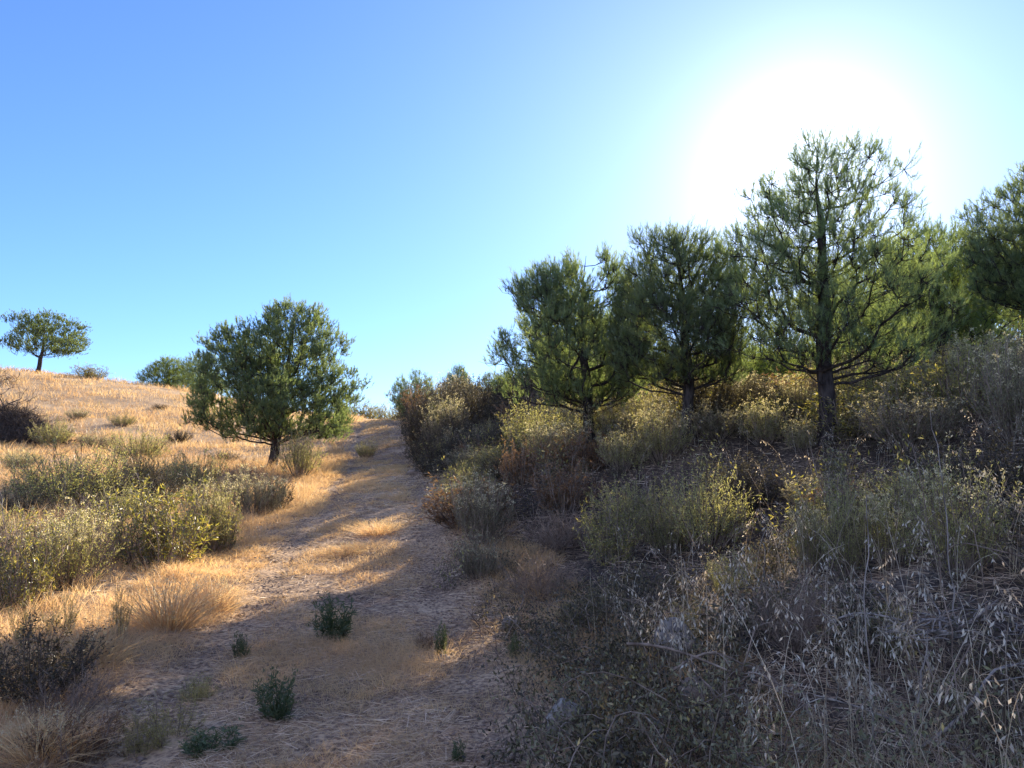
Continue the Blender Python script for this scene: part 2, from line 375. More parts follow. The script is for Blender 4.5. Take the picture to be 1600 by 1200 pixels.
    rad = np.where(rad > .012, .012 + (rad - .012) * (r0 - .012) / max(rmax - .012, 1e-3), rad)
    hz = nodes[:cnt, 2]
    rad[:ntr] = np.minimum(rad[:ntr], r0 * (1.0 - .35 * hz[:ntr] / tz[-1])) * (1 + .35 * np.exp(-hz[:ntr] / .12))
    # chains
    kids = [[] for _ in range(cnt)]
    for k in range(1, cnt): kids[par_a[k]].append(k)
    gt = G(); gb = G(); nodes = nodes[:cnt]
    tubes(gt, [np.vstack([[nodes[0] - [0, 0, .35]], nodes[:ntr]])], [np.concatenate([[rad[0] * 1.2], rad[:ntr]])], 10)
    stack = [(0, k) for k in range(ntr) if 0 for _ in ()]
    for k in range(ntr):
        for c in kids[k]:
            if c >= ntr: stack.append((k, c))
    while stack:
        p, c = stack.pop(); ch = [p, c]
        while kids[ch[-1]]:
            ks = sorted(kids[ch[-1]], key=lambda q: -wgt[q]); 
            for o_ in ks[1:]: stack.append((ch[-1], o_))
            ch.append(ks[0])
        rr_ = rad[ch].copy(); rr_[0] = rr_[1] * 1.05
        tubes(gb, [nodes[ch]], [rr_], 6 if rr_[1] > .02 else 4)
    # bare twigs low inside the crown
    if lowtwigs:
        cand = np.where((rad[:cnt] < .05) & (hz < rz[0] + .55 * (rz[-1] - rz[0])))[0]
        ks = r.choice(cand, lowtwigs * 3); d = rnd_dir(len(ks), .1, r); L = r.uniform(.15, .5, len(ks))
        t = np.linspace(0, 1, 4)[None, :, None]
        P = nodes[ks][:, None] + d[:, None] * L[:, None, None] * t + r.normal(size=(len(ks), 4, 3)) * .015 * t
        tubes(gb, P, np.linspace(.004, .0015, 4)[None], 3)
    # twigs and shoots
    gc = G(); E = nodes[leafn]; n = len(E)
    axp = np.stack([np.interp(E[:, 2], tz, tx), 0 * E[:, 0], E[:, 2] - .3], -1)
    outw = norm(E - axp)
    P0 = np.repeat(E, nshoot, 0); O = np.repeat(outw, nshoot, 0)
    d = norm(r.normal(size=P0.shape) * .75 + O * .5 + [0, 0, .35]); L = r.uniform(.05, gap * 1.15, len(P0))
    P1 = P0 + d * L[:, None]; t = np.linspace(0, 1, 3)[None, :, None]
    sag = np.array([0, 0, -.12]) * (t * (1 - t)) * L[:, None, None] * 2
    tubes(gb, P0[:, None] + (P1 - P0)[:, None] * t + sag, np.array([[.0045, .0035, .0025]]), 3)
    sd = norm(d * .35 + O * .2 + [0, 0, .9] + r.normal(size=P0.shape) * .22); sL = r.uniform(.07, .19, len(P0))
    shoots(gc, P1, sd, sL, needles, .085, nw, r)
    # second shoots part-way along each twig
    k = r.random(len(P0)) < .6
    shoots(gc, (P0 + (P1 - P0) * r.uniform(.3, .8, (len(P0), 1)))[k], norm(sd + r.normal(size=P0.shape) * .5)[k], sL[k] * .8, needles, .08, nw, r)
    gt.obj('trunk', M['bark'], root, True); gb.obj('branches', M['bark'], root, True); gc.obj('crown', M[mat], root)
    return root
def px_pine(name, label, D, trunk, outline, r0px, seed, group='pines in the row along the bank', z0=None, **kw):
    """trunk / outline read off the photograph in pixels at distance D, stored as metres from the base"""
    b = at(trunk[0][0], trunk[0][1], D); gx, gy = b[0], D; g0 = gz(gx, gy)
    T = [at(x, y, D) for x, y in trunk]; tp = [(0, 0)] + [(p[0] - gx, p[2] - g0) for p in T if p[2] - g0 > .15]
    rows = []
    for y, l, q in outline:
        a = at(l, y, D); c = at(q, y, D); rows.append((a[2] - g0, a[0] - gx, c[0] - gx))
    root = empty(name, (gx, gy, g0), label=label, cat='pine tree', group=group)
    return build_pine(root, seed, tp, rows, r0px * D / F / 2, **{**dict(needles=15, nw=.006), **kw})
def copy_tree(o, loc, rz, s, **k):
    r = o.copy(); COL.objects.link(r); r.location = loc; r.rotation_euler = (0, 0, rz); r.scale = (s,) * 3 if np.isscalar(s) else s
    for ch in o.children:
        c = ch.copy(); COL.objects.link(c); c.parent = r
    return tag(r, **k)

# the tall pine with the sun behind it
SUNZ = at(1255, 262, 11)[2] - gz(at(1293, 700, 11)[0], 11)
t3 = px_pine('pine_tree', 'tallest pine, its open crown lit from behind by the sun', 11,
    [(1293,700),(1290,600),(1288,500),(1284,400),(1278,300),(1276,215)],
    [(205,1262,1290),(225,1225,1350),(250,1185,1395),(300,1155,1412),(350,1140,1440),(400,1130,1470),(450,1125,1480),(500,1130,1470),(550,1150,1450),(575,1180,1420)],
    26, 11, nclump=440, gap=.21, lowtwigs=450, rough=1.2, hole=.3, nshoot=11, nw=.006, needles=18,
    sparse=lambda p: 1.0 if math.hypot(p[0] + .33, p[2] - SUNZ) < .2 else .55 * (p[0] > .5) * (p[2] > 2.0) + .35 * (p[2] < 1.3))
t2 = px_pine('pine_tree', 'middle pine between the tallest pine and the broad dark one', 12.6,
    [(1074,700),(1075,600),(1070,500),(1062,420),(1050,362)],
    [(350,1025,1060),(370,985,1110),(400,975,1140),(440,975,1165),(480,965,1175),(530,960,1180),(575,965,1160),(598,1000,1150)],
    18, 22, nclump=440, gap=.2, lowtwigs=300, nshoot=11, nw=.0065, needles=18, rough=1.4, hole=.3)
t1 = px_pine('pine_tree', 'broad dark pine at the left end of the row, nearest the path', 14,
    [(921,712),(920,640),(912,560),(910,480),(915,400)],
    [(388,895,945),(405,870,965),(430,815,985),(470,785,1000),(500,775,1010),(545,772,1015),(585,765,1015),(610,785,1005),(632,830,985)],
    18, 33, nclump=460, gap=.2, lowtwigs=300, rough=1.4, hole=.29, nshoot=11, nw=.007, needles=19)
tl = px_pine('pine_tree', 'full rounded pine standing alone on the left edge of the path', 24,
    [(423,740),(432,690),(437,660),(445,600),(455,540),(462,480)],
    [(465,445,490),(490,405,515),(520,350,528),(560,318,540),(600,298,548),(635,300,556),(660,325,555),(685,360,540)],
    15, 44, group=None, nclump=620, gap=.3, needles=22, nw=.0105, nshoot=17, lowtwigs=120, rough=1.5, gf=1.1)
tf = px_pine('pine_tree', 'small umbrella-shaped pine alone on the crest of the grass hill at far left', 60,
    [(60,583),(63,560),(67,545),(70,520),(70,500)],
    [(486,52,86),(492,32,104),(504,18,118),(520,14,126),(536,20,128),(552,42,118)],
    7, 55, group=None, nclump=170, gap=.55, needles=26, nw=.022, nshoot=26, lowtwigs=20, rough=1.6, gf=.8)
# a free-growing pine for the trees behind
def free_pine(seed, mat, px, D, top, label, wpx=None, base=None, rows=None, group='pines behind the front row', **k):
    x, y, z = ray(px, 650); X0 = x * D / y; g0 = gz(X0, D)
    H = at(px, top, D)[2] - g0
    root = empty('pine_tree', (X0, D, g0), label=label, cat='pine tree', group=group)
    W_ = (wpx or 200) / 2 * D / F
    rows = rows or [(H, -.15 * W_, .15 * W_), (H * .93, -.5 * W_, .5 * W_), (H * .8, -.8 * W_, .8 * W_), (H * .6, -W_, W_), (H * .42, -.95 * W_, W_), (H * .3, -.6 * W_, .6 * W_)]
    return build_pine(root, seed, [(0, 0), (.05, H * .5), (0, H * .96)], rows, .03 * H, mat=mat, **{**dict(nclump=330, gap=.25, needles=18, nw=.008, nshoot=12, lowtwigs=60, rough=1.6), **k})
p_edge = free_pine(66, 'needle', 1648, 13, 248, 'dark pine cut off by the right edge of the photo', 230)
p_pale = free_pine(67, 'needle_pale', 1470, 17, 345, 'pale yellow-green pine between the tallest pine and the right edge', 200)
p_far = free_pine(68, 'needle', 1385, 24, 380, 'dark pine seen through the right side of the tallest crown', 250, nw=.011, gap=.3)
far_specs = [  # px, depth, top px, crown width px, source, label
    (650, 46, 572, 95, p_far, 'small pine over the scrub just right of the path crest'),
    (716, 44, 563, 60, p_pale, 'slender pointed small pine, second from the path crest'),
    (768, 40, 576, 90, p_far, 'small pine half hidden behind the broad dark crown'),
    (262, 70, 552, 100, p_pale, 'small spreading pine on the hill crest left of the lone round pine'),
    (318, 68, 544, 100, p_far, 'dark pine on the hill crest half hidden by the lone round pine'),
    (1180, 26, 535, 180, p_pale, 'pale pine in the gap between the middle pine and the tallest one'),
    (1000, 30, 545, 200, p_far, 'pine showing through between the broad dark crown and the middle pine'),
    (1545, 22, 365, 240, p_far, 'pine behind the pale one near the right edge'),
    (1090, 34, 560, 200, p_pale, 'far pine low behind the trunk of the middle pine'),
    (1440, 30, 500, 230, p_pale, 'far pine behind the tallest pine'),
    (1330, 36, 545, 220, p_far, 'darker far pine low behind the tallest pine trunk'),
    (860, 36, 560, 150, p_pale, 'far pine low behind the broad dark crown'),
    (885, 28, 455, 190, p_far, 'dark pine hidden close behind the broad dark crown'),
    (955, 36, 470, 170, p_far, 'far pine behind the right side of the broad dark crown'),
    (1620, 30, 350, 220, p_pale, 'far pine filling the gap at the right edge'),
]
def crown_box(o):
    c = [ch for ch in o.children if 'crown' in ch.name][0].bound_box
    return max(v[2] for v in c), max(v[0] for v in c) - min(v[0] for v in c)
for n_, (px, D, top, wpx, src, lab) in enumerate(far_specs):
    x, y, z = ray(px, 650); X0 = x * D / y; g0 = gz(X0, D); H = at(px, top, D)[2] - g0; ch_, cw_ = crown_box(src); q = wpx * D / F / cw_
    sink = 1.6 if 65 < D else .9 if D > 38 else .1      # the foot stands lower, behind the crest
    H += sink
    copy_tree(src, (X0, D, g0 - sink), n_ * 1.9, (q, q, H / ch_), label=lab, group='small pines in the distance' if D > 30 else 'pines behind the front row')

# ------------------------------------------------------------ shrubs
def stems_of(r, n, H, W_, pts=6, droop=.0, base_r=.05):
    a = r.uniform(0, 6.283, n); k = np.sqrt(r.uniform(0, 1, n)); hh = H * r.uniform(.45, 1.08, n) * (1 - .3 * k * k)
    P0 = np.stack([np.cos(a) * k * base_r, np.sin(a) * k * base_r, -.03 + 0 * a], -1)
    P2 = np.stack([np.cos(a) * k * W_, np.sin(a) * k * W_, hh], -1)
    P1 = P0 + (P2 - P0) * [.55, .55, .35] + r.normal(size=(n, 3)) * .06 * H
    P2[:, 2] -= droop * k * H
    t = np.linspace(0, 1, pts)[None, :, None]
    return (1 - t)**2 * P0[:, None] + 2 * t * (1 - t) * P1[:, None] + t * t * P2[:, None] + r.normal(size=(n, pts, 3)) * .008 * H * t
def sub_branches(r, S, per, L, up=.5, pts=4, t0=.3):
    n = len(S); i = np.repeat(np.arange(n), per); t = r.uniform(t0, 1, len(i)) * (S.shape[1] - 1); k = np.minimum(t.astype(int), S.shape[1] - 2); f = (t - k)[:, None]
    P0 = S[i, k] * (1 - f) + S[i, k + 1] * f; T = norm(S[i, k + 1] - S[i, k])
    d = norm(T * .7 + r.normal(size=T.shape) * .55 + [0, 0, up]); ll = L * r.uniform(.5, 1.1, len(i))
    tt = np.linspace(0, 1, pts)[None, :, None]
    return P0[:, None] + d[:, None] * ll[:, None, None] * tt + np.array([0, 0, 1]) * up * .25 * ll[:, None, None] * tt**2
def along(r, B, per, t0=0.1):
    n = len(B); i = np.repeat(np.arange(n), per); t = r.uniform(t0, 1, len(i)) * (B.shape[1] - 1); k = np.minimum(t.astype(int), B.shape[1] - 2); f = (t - k)[:, None]
    return B[i, k] * (1 - f) + B[i, k + 1] * f, norm(B[i, k + 1] - B[i, k])
PROTO = {}
def shrub_proto(kind, var):
    """meshes of a shrub about one metre wide and tall"""
    if (kind, var) in PROTO: return PROTO[kind, var]
    r = np.random.default_rng(abs(hash((kind, var))) % 9999 if 0 else (sum(map(ord, kind)) * 31 + var * 7))
    gs = G(); gl = G(); gh = None; smat = M['twig']
    if kind in ('feathery', 'greyfeather', 'fine'):
        S = stems_of(r, 90, 1, .5, 6, base_r=.12); tubes(gs, S, np.linspace(.006, .002, 6)[None])
        B = sub_branches(r, S, 9, .2, .7); tubes(gs, B, np.linspace(.002, .001, 4)[None])
        P, T = along(r, B, 10, 0); leaves(gl, P, norm(T + r.normal(size=T.shape) * .55), r.uniform(.018, .036, len(P)), .008, r)
        gh = G(); tip = B[:, -1]; sel = (tip[:, 2] > .5 * np.max(tip[:, 2])) & (r.random(len(tip)) < .55); tip = tip[sel]
        tp = np.repeat(tip, 7, 0); leaves(gh, tp + r.normal(size=tp.shape) * .012, rnd_dir(len(tp), .7, r), .026, .009, r)
        mats = dict(feathery=('feather', 'seed'), greyfeather=('feather_dim', 'seed'), fine=('feather', 'feather'))[kind]
        lm, hm = M[mats[0]], M[mats[1]]
        if kind == 'fine': gh = None
    elif kind in ('leafy', 'russet'):
        S = stems_of(r, 46, 1, .5, 7, base_r=.2); tubes(gs, S, np.linspace(.009, .003, 7)[None])
        B = sub_branches(r, S, 9, .22, .4, t0=.12); tubes(gs, B, np.linspace(.003, .0015, 4)[None])
        P, T = along(r, B, 9, .25); d = norm(T * .6 + r.normal(size=T.shape) * .7 + [0, 0, -.1]); leaves(gl, P, d, r.uniform(.03, .07, len(P)), r.uniform(.009, .018, len(P)), r)
        lm = M['leafy'] if kind == 'leafy' else M['reddish']
    elif kind == 'heath':
        S = stems_of(r, 80, 1, .52, 6, base_r=.15); tubes(gs, S, np.linspace(.007, .002, 6)[None])
        B = sub_branches(r, S, 10, .2, .4, t0=.15); tubes(gs, B, np.linspace(.002, .001, 4)[None])
        P, T = along(r, B, 9, 0); leaves(gl, P, norm(T * .4 + r.normal(size=T.shape) * .7), r.uniform(.018, .04, len(P)), .013, r)
        lm = M['dark']; smat = M['darkdead']
    elif kind == 'twiggy':
        S = stems_of(r, 60, .9, .55, 6, .15, base_r=.1); tubes(gs, S, np.linspace(.006, .002, 6)[None])
        B = sub_branches(r, S, 9, .3, .2, t0=.15); tubes(gs, B, np.linspace(.0025, .0012, 4)[None])
        C2 = sub_branches(r, B, 4, .14, .2); P, T = C2[:, 0], norm(C2[:, -1] - C2[:, 0]); tri_blades(gl, P, T, .13, .004, r)
        P, T = along(r, B, 2, .3); leaves(gl, P, rnd_dir(len(P), .2, r), .016, .006, r)
        lm = M['drytwig']
    elif kind == 'weed':
        S = stems_of(r, 26, 1, .38, 6, base_r=.12); tubes(gs, S, np.linspace(.008, .003, 6)[None]); smat = M['weed']
        B = sub_branches(r, S, 4, .25, .6, t0=.3)
        P, T = along(r, S, 26, .1); leaves(gl, P, norm(T * .7 + r.normal(size=T.shape) * .55), r.uniform(.08, .17, len(P)), r.uniform(.018, .034, len(P)), r)
        P, T = along(r, B, 7, .1); leaves(gl, P, norm(T * .7 + r.normal(size=T.shape) * .5), r.uniform(.06, .12, len(P)), .02, r)
        lm = M['weed']
    elif kind == 'fennel':
        S = stems_of(r, 22, 1, .38, 6, base_r=.08); tubes(gs, S, np.linspace(.006, .002, 6)[None])
        B = sub_branches(r, S, 12, .22, .6, t0=.3); tubes(gs, B, np.linspace(.002, .001, 4)[None])
        P, T = along(r, B, 14, .2); leaves(gl, P + r.normal(size=P.shape) * .01, norm(T + r.normal(size=T.shape) * .7), .03, .007, r)
        lm = M['fennel']
    elif kind == 'tuft':
        n = 420; P = np.stack([r.normal(size=n) * .09, r.normal(size=n) * .09, np.zeros(n) - .02], -1)
        blades(gl, P, norm(P * [5, 5, 0] + r.normal(size=P.shape) * [.25, .25, 0] + [0, 0, 1]), r.uniform(.5, 1, n), .01, r.uniform(.1, .8, n), r); lm = M['verge']
        S = stems_of(r, 60, .95, .45, 5, base_r=.12); tubes(gs, S, np.linspace(.003, .0015, 5)[None]); smat = M['verge']
        gh = G(); P, T = along(r, S[:, -2:], 14, 0); leaves(gh, P + r.normal(size=P.shape) * .012, norm(T + r.normal(size=T.shape) * .5), .035, .007, r); hm = M['seed']
    res = [('stems', gs.mesh('stems', smat)), ('foliage' if kind != 'tuft' else 'blades', gl.mesh('foliage', lm))]
    if gh is not None: res.append(('seed_heads', gh.mesh('seed_heads', hm)))
    PROTO[kind, var] = res
    return res
def shrub(kind, var, loc, w_, h, rz, name, label, cat='shrub', group=None):
    root = empty(name, loc, rz, (w_, w_, h), label=label, cat=cat, group=group)
    for nm, me in shrub_proto(kind, var):
        o = bpy.data.objects.new(nm, me); COL.objects.link(o); o.parent = root
    return root
occupied = []
def pshrub(kind, var, px, py, wpx, hpx, label, name='shrub', cat='shrub', group=None, D=None):
    """shrub whose foot is at px,py of the photograph"""
    if D is None: x, y, z = hit(px, py)
    else:
        a = ray(px, 650); x, y = a[0] * D / a[1], D; z = gz(x, y)
    if 'feather' in kind or kind == 'fine': wpx, hpx = wpx * 1.15, hpx * 1.15
    s = y / F; occupied.append((x, y, wpx * s / 2))
    return shrub(kind, var, (x, y, z - .02), wpx * s, hpx * s, random.uniform(0, 6.28), name, label, cat, group)

L_ = 'shrubs on the left of the path'
pshrub('leafy', 0, 25, 955, 130, 150, 'yellow-green leafy rockrose at the left edge of the photo beside the sunlit grass', 'rockrose_shrub', group=L_)
pshrub('feathery', 0, 105, 925, 120, 115, 'pale feathery shrub right of the leafy rockrose at the left edge', 'feathery_shrub', group=L_)
pshrub('leafy', 1, 250, 890, 170, 150, 'large leafy rockrose where the left verge meets the gully, left of a cream-topped shrub', 'rockrose_shrub', group=L_)
pshrub('feathery', 1, 325, 862, 90, 100, 'cream-topped feathery shrub right of the large leafy rockrose', 'feathery_shrub', group=L_)
pshrub('leafy', 2, 345, 858, 60, 80, 'small rockrose in front of the cream-topped shrub near the path', 'rockrose_shrub', group=L_)
pshrub('fine', 0, 120, 800, 170, 95, 'wide grey-green bush in the shaded gully at left', 'bush', group=L_)
pshrub('heath', 0, 215, 800, 130, 80, 'dark dense bush in the gully behind the large leafy rockrose', 'bush', group=L_)
pshrub('greyfeather', 0, 395, 805, 95, 65, 'grey-green shrub with an arching bough between rockrose and lone pine trunk', 'feathery_shrub', group=L_)
pshrub('heath', 1, 425, 800, 70, 60, 'dark shrub at the foot of the lone round pine', 'bush', group=L_)
pshrub('fine', 1, 468, 745, 70, 65, 'pale green shrub right of the lone round pine trunk', 'feathery_shrub', group=L_)
pshrub('twiggy', 0, 385, 760, 70, 50, 'grey leafless bush left of the lone round pine trunk', 'dry_bush', group=L_)
pshrub('fine', 2, 215, 722, 90, 45, 'low yellow-green shrub on the open grass slope', 'feathery_shrub', group=L_)
pshrub('fine', 0, 82, 700, 60, 40, 'small olive shrub beside the heap of brushwood', 'feathery_shrub', group=L_)
pshrub('leafy', 1, 140, 592, 62, 24, 'low rounded green shrub on the skyline of the hill', 'bush', group=L_)
pshrub('fine', 1, 300, 770, 90, 60, 'olive shrub in front of the grass slope left of the grey leafless bush', 'feathery_shrub', group=L_)
pshrub('leafy', 0, 60, 790, 90, 70, 'rockrose in the gully behind the pale feathery shrub', 'rockrose_shrub', group=L_)
pshrub('twiggy', 1, 170, 880, 130, 90, 'grey leafless bush between the pale feathery shrub and the large rockrose', 'dry_bush', group=L_)
pshrub('heath', 2, 55, 1095, 190, 125, 'dark brown bush in the shade at the lower left edge', 'bush', group=L_)
pshrub('twiggy', 2, 110, 1120, 130, 80, 'grey twiggy bush in the shade beside the dark brown bush', 'dry_bush', group=L_)
pshrub('fennel', 0, 188, 1010, 60, 90, 'yellow feathery fennel at the edge of the sunlit verge', 'fennel_plant', 'plant', L_)
pshrub('fennel', 1, 95, 1000, 80, 75, 'pale yellow fennel left of the taller fennel', 'fennel_plant', 'plant', L_)
pshrub('fennel', 2, 35, 1015, 70, 70, 'pale yellow fennel below the leafy rockrose at the left edge', 'fennel_plant', 'plant', L_)
pshrub('tuft', 0, 262, 985, 130, 110, 'tall rosy tuft of dry grass on the sunlit left verge', 'grass_tuft', 'grass tuft', L_)
pshrub('tuft', 1, 330, 955, 90, 70, 'straw tuft right of the tall rosy tuft', 'grass_tuft', 'grass tuft', L_)
pshrub('tuft', 2, 150, 1040, 100, 90, 'straw tuft at the shadow edge beneath the fennel', 'grass_tuft', 'grass tuft', L_)
pshrub('fennel', 1, 265, 1170, 130, 80, 'olive weed in the shade at the bottom left', 'weed', 'weed', 'weeds on the path')
W2 = 'weeds on the path'
pshrub('weed', 0, 522, 1008, 95, 72, 'bushy green weed in the middle of the path just below the sunlit grass', 'weed', 'weed', W2)
pshrub('weed', 1, 430, 1135, 85, 85, 'dark green weed on the near path, closest to the camera', 'weed', 'weed', W2)
pshrub('weed', 2, 375, 1035, 36, 48, 'thin grey-green weed left of the bushy one on the path', 'weed', 'weed', W2)
pshrub('weed', 0, 690, 1030, 38, 55, 'small upright green weed on the right rut of the path', 'weed', 'weed', W2)
pshrub('russet', 0, 662, 1022, 30, 42, 'small rust-red weed beside the upright green one', 'weed', 'weed', W2)
pshrub('weed', 1, 805, 1030, 30, 42, 'small green weed at the foot of the right bank', 'weed', 'weed', W2)
pshrub('weed', 2, 330, 1185, 120, 50, 'low spreading weed at the bottom edge left of centre', 'weed', 'weed', W2)
pshrub('weed', 0, 715, 1200, 40, 45, 'small green weed at the bottom edge of the photo', 'weed', 'weed', W2)
pshrub('fine', 1, 572, 716, 34, 24, 'little yellow-green tuft on the far path', 'weed', 'weed', W2)
pshrub('tuft', 1, 592, 838, 70, 34, 'low straw tuft catching the sun in the middle of the path', 'grass_tuft', 'grass tuft', W2)
pshrub('tuft', 2, 545, 868, 80, 26, 'wide straw tuft between the ruts just above the bushy green weed', 'grass_tuft', 'grass tuft', W2)
pshrub('fennel', 0, 215, 1190, 120, 70, 'olive-yellow weed beside the bottom left corner grass', 'weed', 'weed', W2)
pshrub('russet', 0, 120, 1195, 130, 90, 'rusty weed in the shade at the bottom left corner', 'weed', 'weed', W2)
pshrub('tuft', 0, 60, 1195, 150, 100, 'brown dry tuft filling the bottom left corner', 'grass_tuft', 'grass tuft', W2)
pshrub('fine', 1, 310, 1100, 60, 40, 'small olive weed left of the dark green weed on the near path', 'weed', 'weed', W2)
RB = 'shrubs on the right bank'
pshrub('greyfeather', 1, 757, 850, 105, 95, 'pale rounded shrub nearest the path on the right bank', 'feathery_shrub', group=RB)
pshrub('greyfeather', 2, 752, 905, 85, 60, 'low grey shrub below the pale rounded one', 'feathery_shrub', group=RB)
pshrub('twiggy', 0, 845, 935, 120, 75, 'purple-grey leafless bush on the lower right bank', 'dry_bush', group=RB)
pshrub('twiggy', 1, 880, 860, 130, 80, 'purple-grey leafless bush above the lower one', 'dry_bush', group=RB)
pshrub('russet', 1, 812, 760, 70, 80, 'shrub with yellow and pink leaves catching the sun, left of the broad pine', 'rockrose_shrub', group=RB)
pshrub('russet', 2, 885, 800, 110, 90, 'rusty-leaved bush below the broad dark pine', 'rockrose_shrub', group=RB)
pshrub('leafy', 2, 955, 880, 110, 110, 'leafy rockrose on the bank below the rusty-leaved bush', 'rockrose_shrub', group=RB)
pshrub('feathery', 2, 1035, 720, 90, 70, 'sunlit cream shrub between the broad pine and the middle pine', 'feathery_shrub', group=RB)
pshrub('feathery', 0, 975, 735, 80, 60, 'cream shrub right of the broad pine trunk', 'feathery_shrub', group=RB)
pshrub('feathery', 1, 1196, 695, 80, 65, 'round cream shrub between the middle pine and the tallest pine', 'feathery_shrub', group=RB)
pshrub('feathery', 2, 1252, 705, 50, 45, 'little cream shrub against the tallest pine trunk', 'feathery_shrub', group=RB)
pshrub('fine', 0, 1105, 860, 130, 120, 'large olive shrub on the slope below the middle pine', 'feathery_shrub', group=RB)
pshrub('fine', 2, 1048, 870, 90, 85, 'olive shrub leaning on the left of the large olive shrub', 'feathery_shrub', group=RB)
pshrub('fine', 1, 1147, 940, 72, 75, 'small round yellow-green shrub below the large olive shrub', 'feathery_shrub', group=RB)
pshrub('feathery', 0, 1266, 900, 62, 105, 'bright yellow-green shrub lit at its left side, lower right slope', 'feathery_shrub', group=RB)
pshrub('fine', 2, 1322, 905, 72, 135, 'tall shaded green shrub touching the bright yellow-green one', 'feathery_shrub', group=RB)
pshrub('feathery', 1, 1400, 890, 110, 105, 'pale shrub left of the tall leaning stalks', 'feathery_shrub', group=RB)
pshrub('feathery', 2, 1500, 900, 150, 150, 'wide pale green shrub behind the tall leaning stalks', 'feathery_shrub', group=RB)
pshrub('leafy', 1, 1405, 1030, 70, 95, 'dark rockrose with yellowing leaves left of the bleached branches', 'rockrose_shrub', group=RB)
pshrub('fennel', 2, 1075, 1010, 80, 70, 'yellowing plant above the large grey rock', 'fennel_plant', 'plant', RB)
pshrub('greyfeather', 0, 1420, 705, 150, 90, 'pale green bush right of the tallest pine trunk', 'feathery_shrub', group=RB)
pshrub('greyfeather', 1, 1592, 700, 160, 150, 'large brown-green bush at the right edge above the pale shrubs', 'bush', group=RB, D=8.5)
pshrub('leafy', 0, 1500, 700, 130, 130, 'leafy bush between the tallest pine and the right edge', 'bush', group=RB, D=10.5)
pshrub('heath', 0, 1160, 800, 140, 90, 'dark hollow bush above the large olive shrub', 'bush', group=RB)
pshrub('twiggy', 2, 1240, 1020, 120, 130, 'dark leafless bush with stiff rising twigs right of the large grey rock', 'dry_bush', group=RB)

named_spots = list(occupied)
# the rest of the scrub on the bank, thinning with distance
kinds = ['heath', 'greyfeather', 'twiggy', 'leafy', 'russet', 'feathery', 'fine']
prob = [.26, .2, .07, .14, .08, .13, .12]
labs = dict(heath=('bush', 'dark brown-green bush in the scrub on the right bank', 'dark bushes of the bank scrub'),
    greyfeather=('feathery_shrub', 'grey-green cream-tipped shrub in the scrub on the right bank', 'grey-green shrubs of the bank scrub'),
    twiggy=('dry_bush', 'leafless grey bush in the scrub on the right bank', 'leafless bushes of the bank scrub'),
    leafy=('rockrose_shrub', 'green leafy rockrose in the scrub on the right bank', 'rockroses of the bank scrub'),
    russet=('rockrose_shrub', 'rusty-leaved shrub in the scrub on the right bank', 'russet shrubs of the bank scrub'),
    feathery=('feathery_shrub', 'pale cream-tipped shrub in the scrub on the right bank', 'cream shrubs of the bank scrub'),
    fine=('feathery_shrub', 'olive feathery shrub in the scrub on the right bank', 'olive shrubs of the bank scrub'))
rs = np.random.default_rng(21); done = 0
pts = []
while done < 270:
    y = math.exp(rs.uniform(math.log(6.0), math.log(62))); x = path_x(y) + 1.4 + abs(rs.normal()) * (1.2 + .30 * y)
    if abs(x) > .72 * y + 1: continue
    farx = 1.5 if y > 30 else 1.0
    size = farx * rs.uniform(.7, 1.25) * (1 + .014 * y) * (1.0 if y > 9 else .75)
    if x - path_x(y) < 1.0 + size * .38: continue
    if min([math.hypot(x - a, y - b) / (size * .35 + c * .8) for a, b, c in occupied + pts] or [9]) < 1: continue
    k = rs.choice(kinds, p=prob if y < 24 else [.5, .28, .08, .03, .01, .02, .08]); nm, lb, gp = labs[k]
    if any(y < b and b - y < 3.5 and abs(x / y - a / b) < (c + size * .3) / b and size > .35 * (b - y) for a, b, c in occupied if a - path_x(b) > 1.3): continue
    h = size * rs.uniform(.6, 1.0) * (1.0 if y > 7 else .8)
    px_ = 800 + x / y * F
    mark = next(t for lim, t in ((700, 'near the path crest'), (860, 'left of the broad dark pine'), (985, 'around the broad dark pine trunk'), (1130, 'around the middle pine trunk'),
        (1240, 'left of the tallest pine'), (1350, 'around the tallest pine trunk'), (1480, 'right of the tallest pine'), (9999, 'towards the right edge')) if px_ < lim)
    if x - path_x(y) < 3.2 and y < 20: h *= .62
    if y > 26: h = min(2.3, h * 1.35)
    far = 'near' if y < 9 else 'far' if y > 22 else 'halfway'
    lb = ('low ' if h < .6 else 'tall ' if h > 1.1 else '') + lb.replace(' in the scrub on the right bank', '').replace('cream-tipped ', '') + f', {far} on the bank {mark}'
    shrub(k, int(rs.integers(3)), (x, y, gz(x, y) - .03), size * 1.15, h, rs.uniform(0, 6.28), nm, lb, 'shrub', gp)
    pts.append((x, y, size * .5)); done += 1
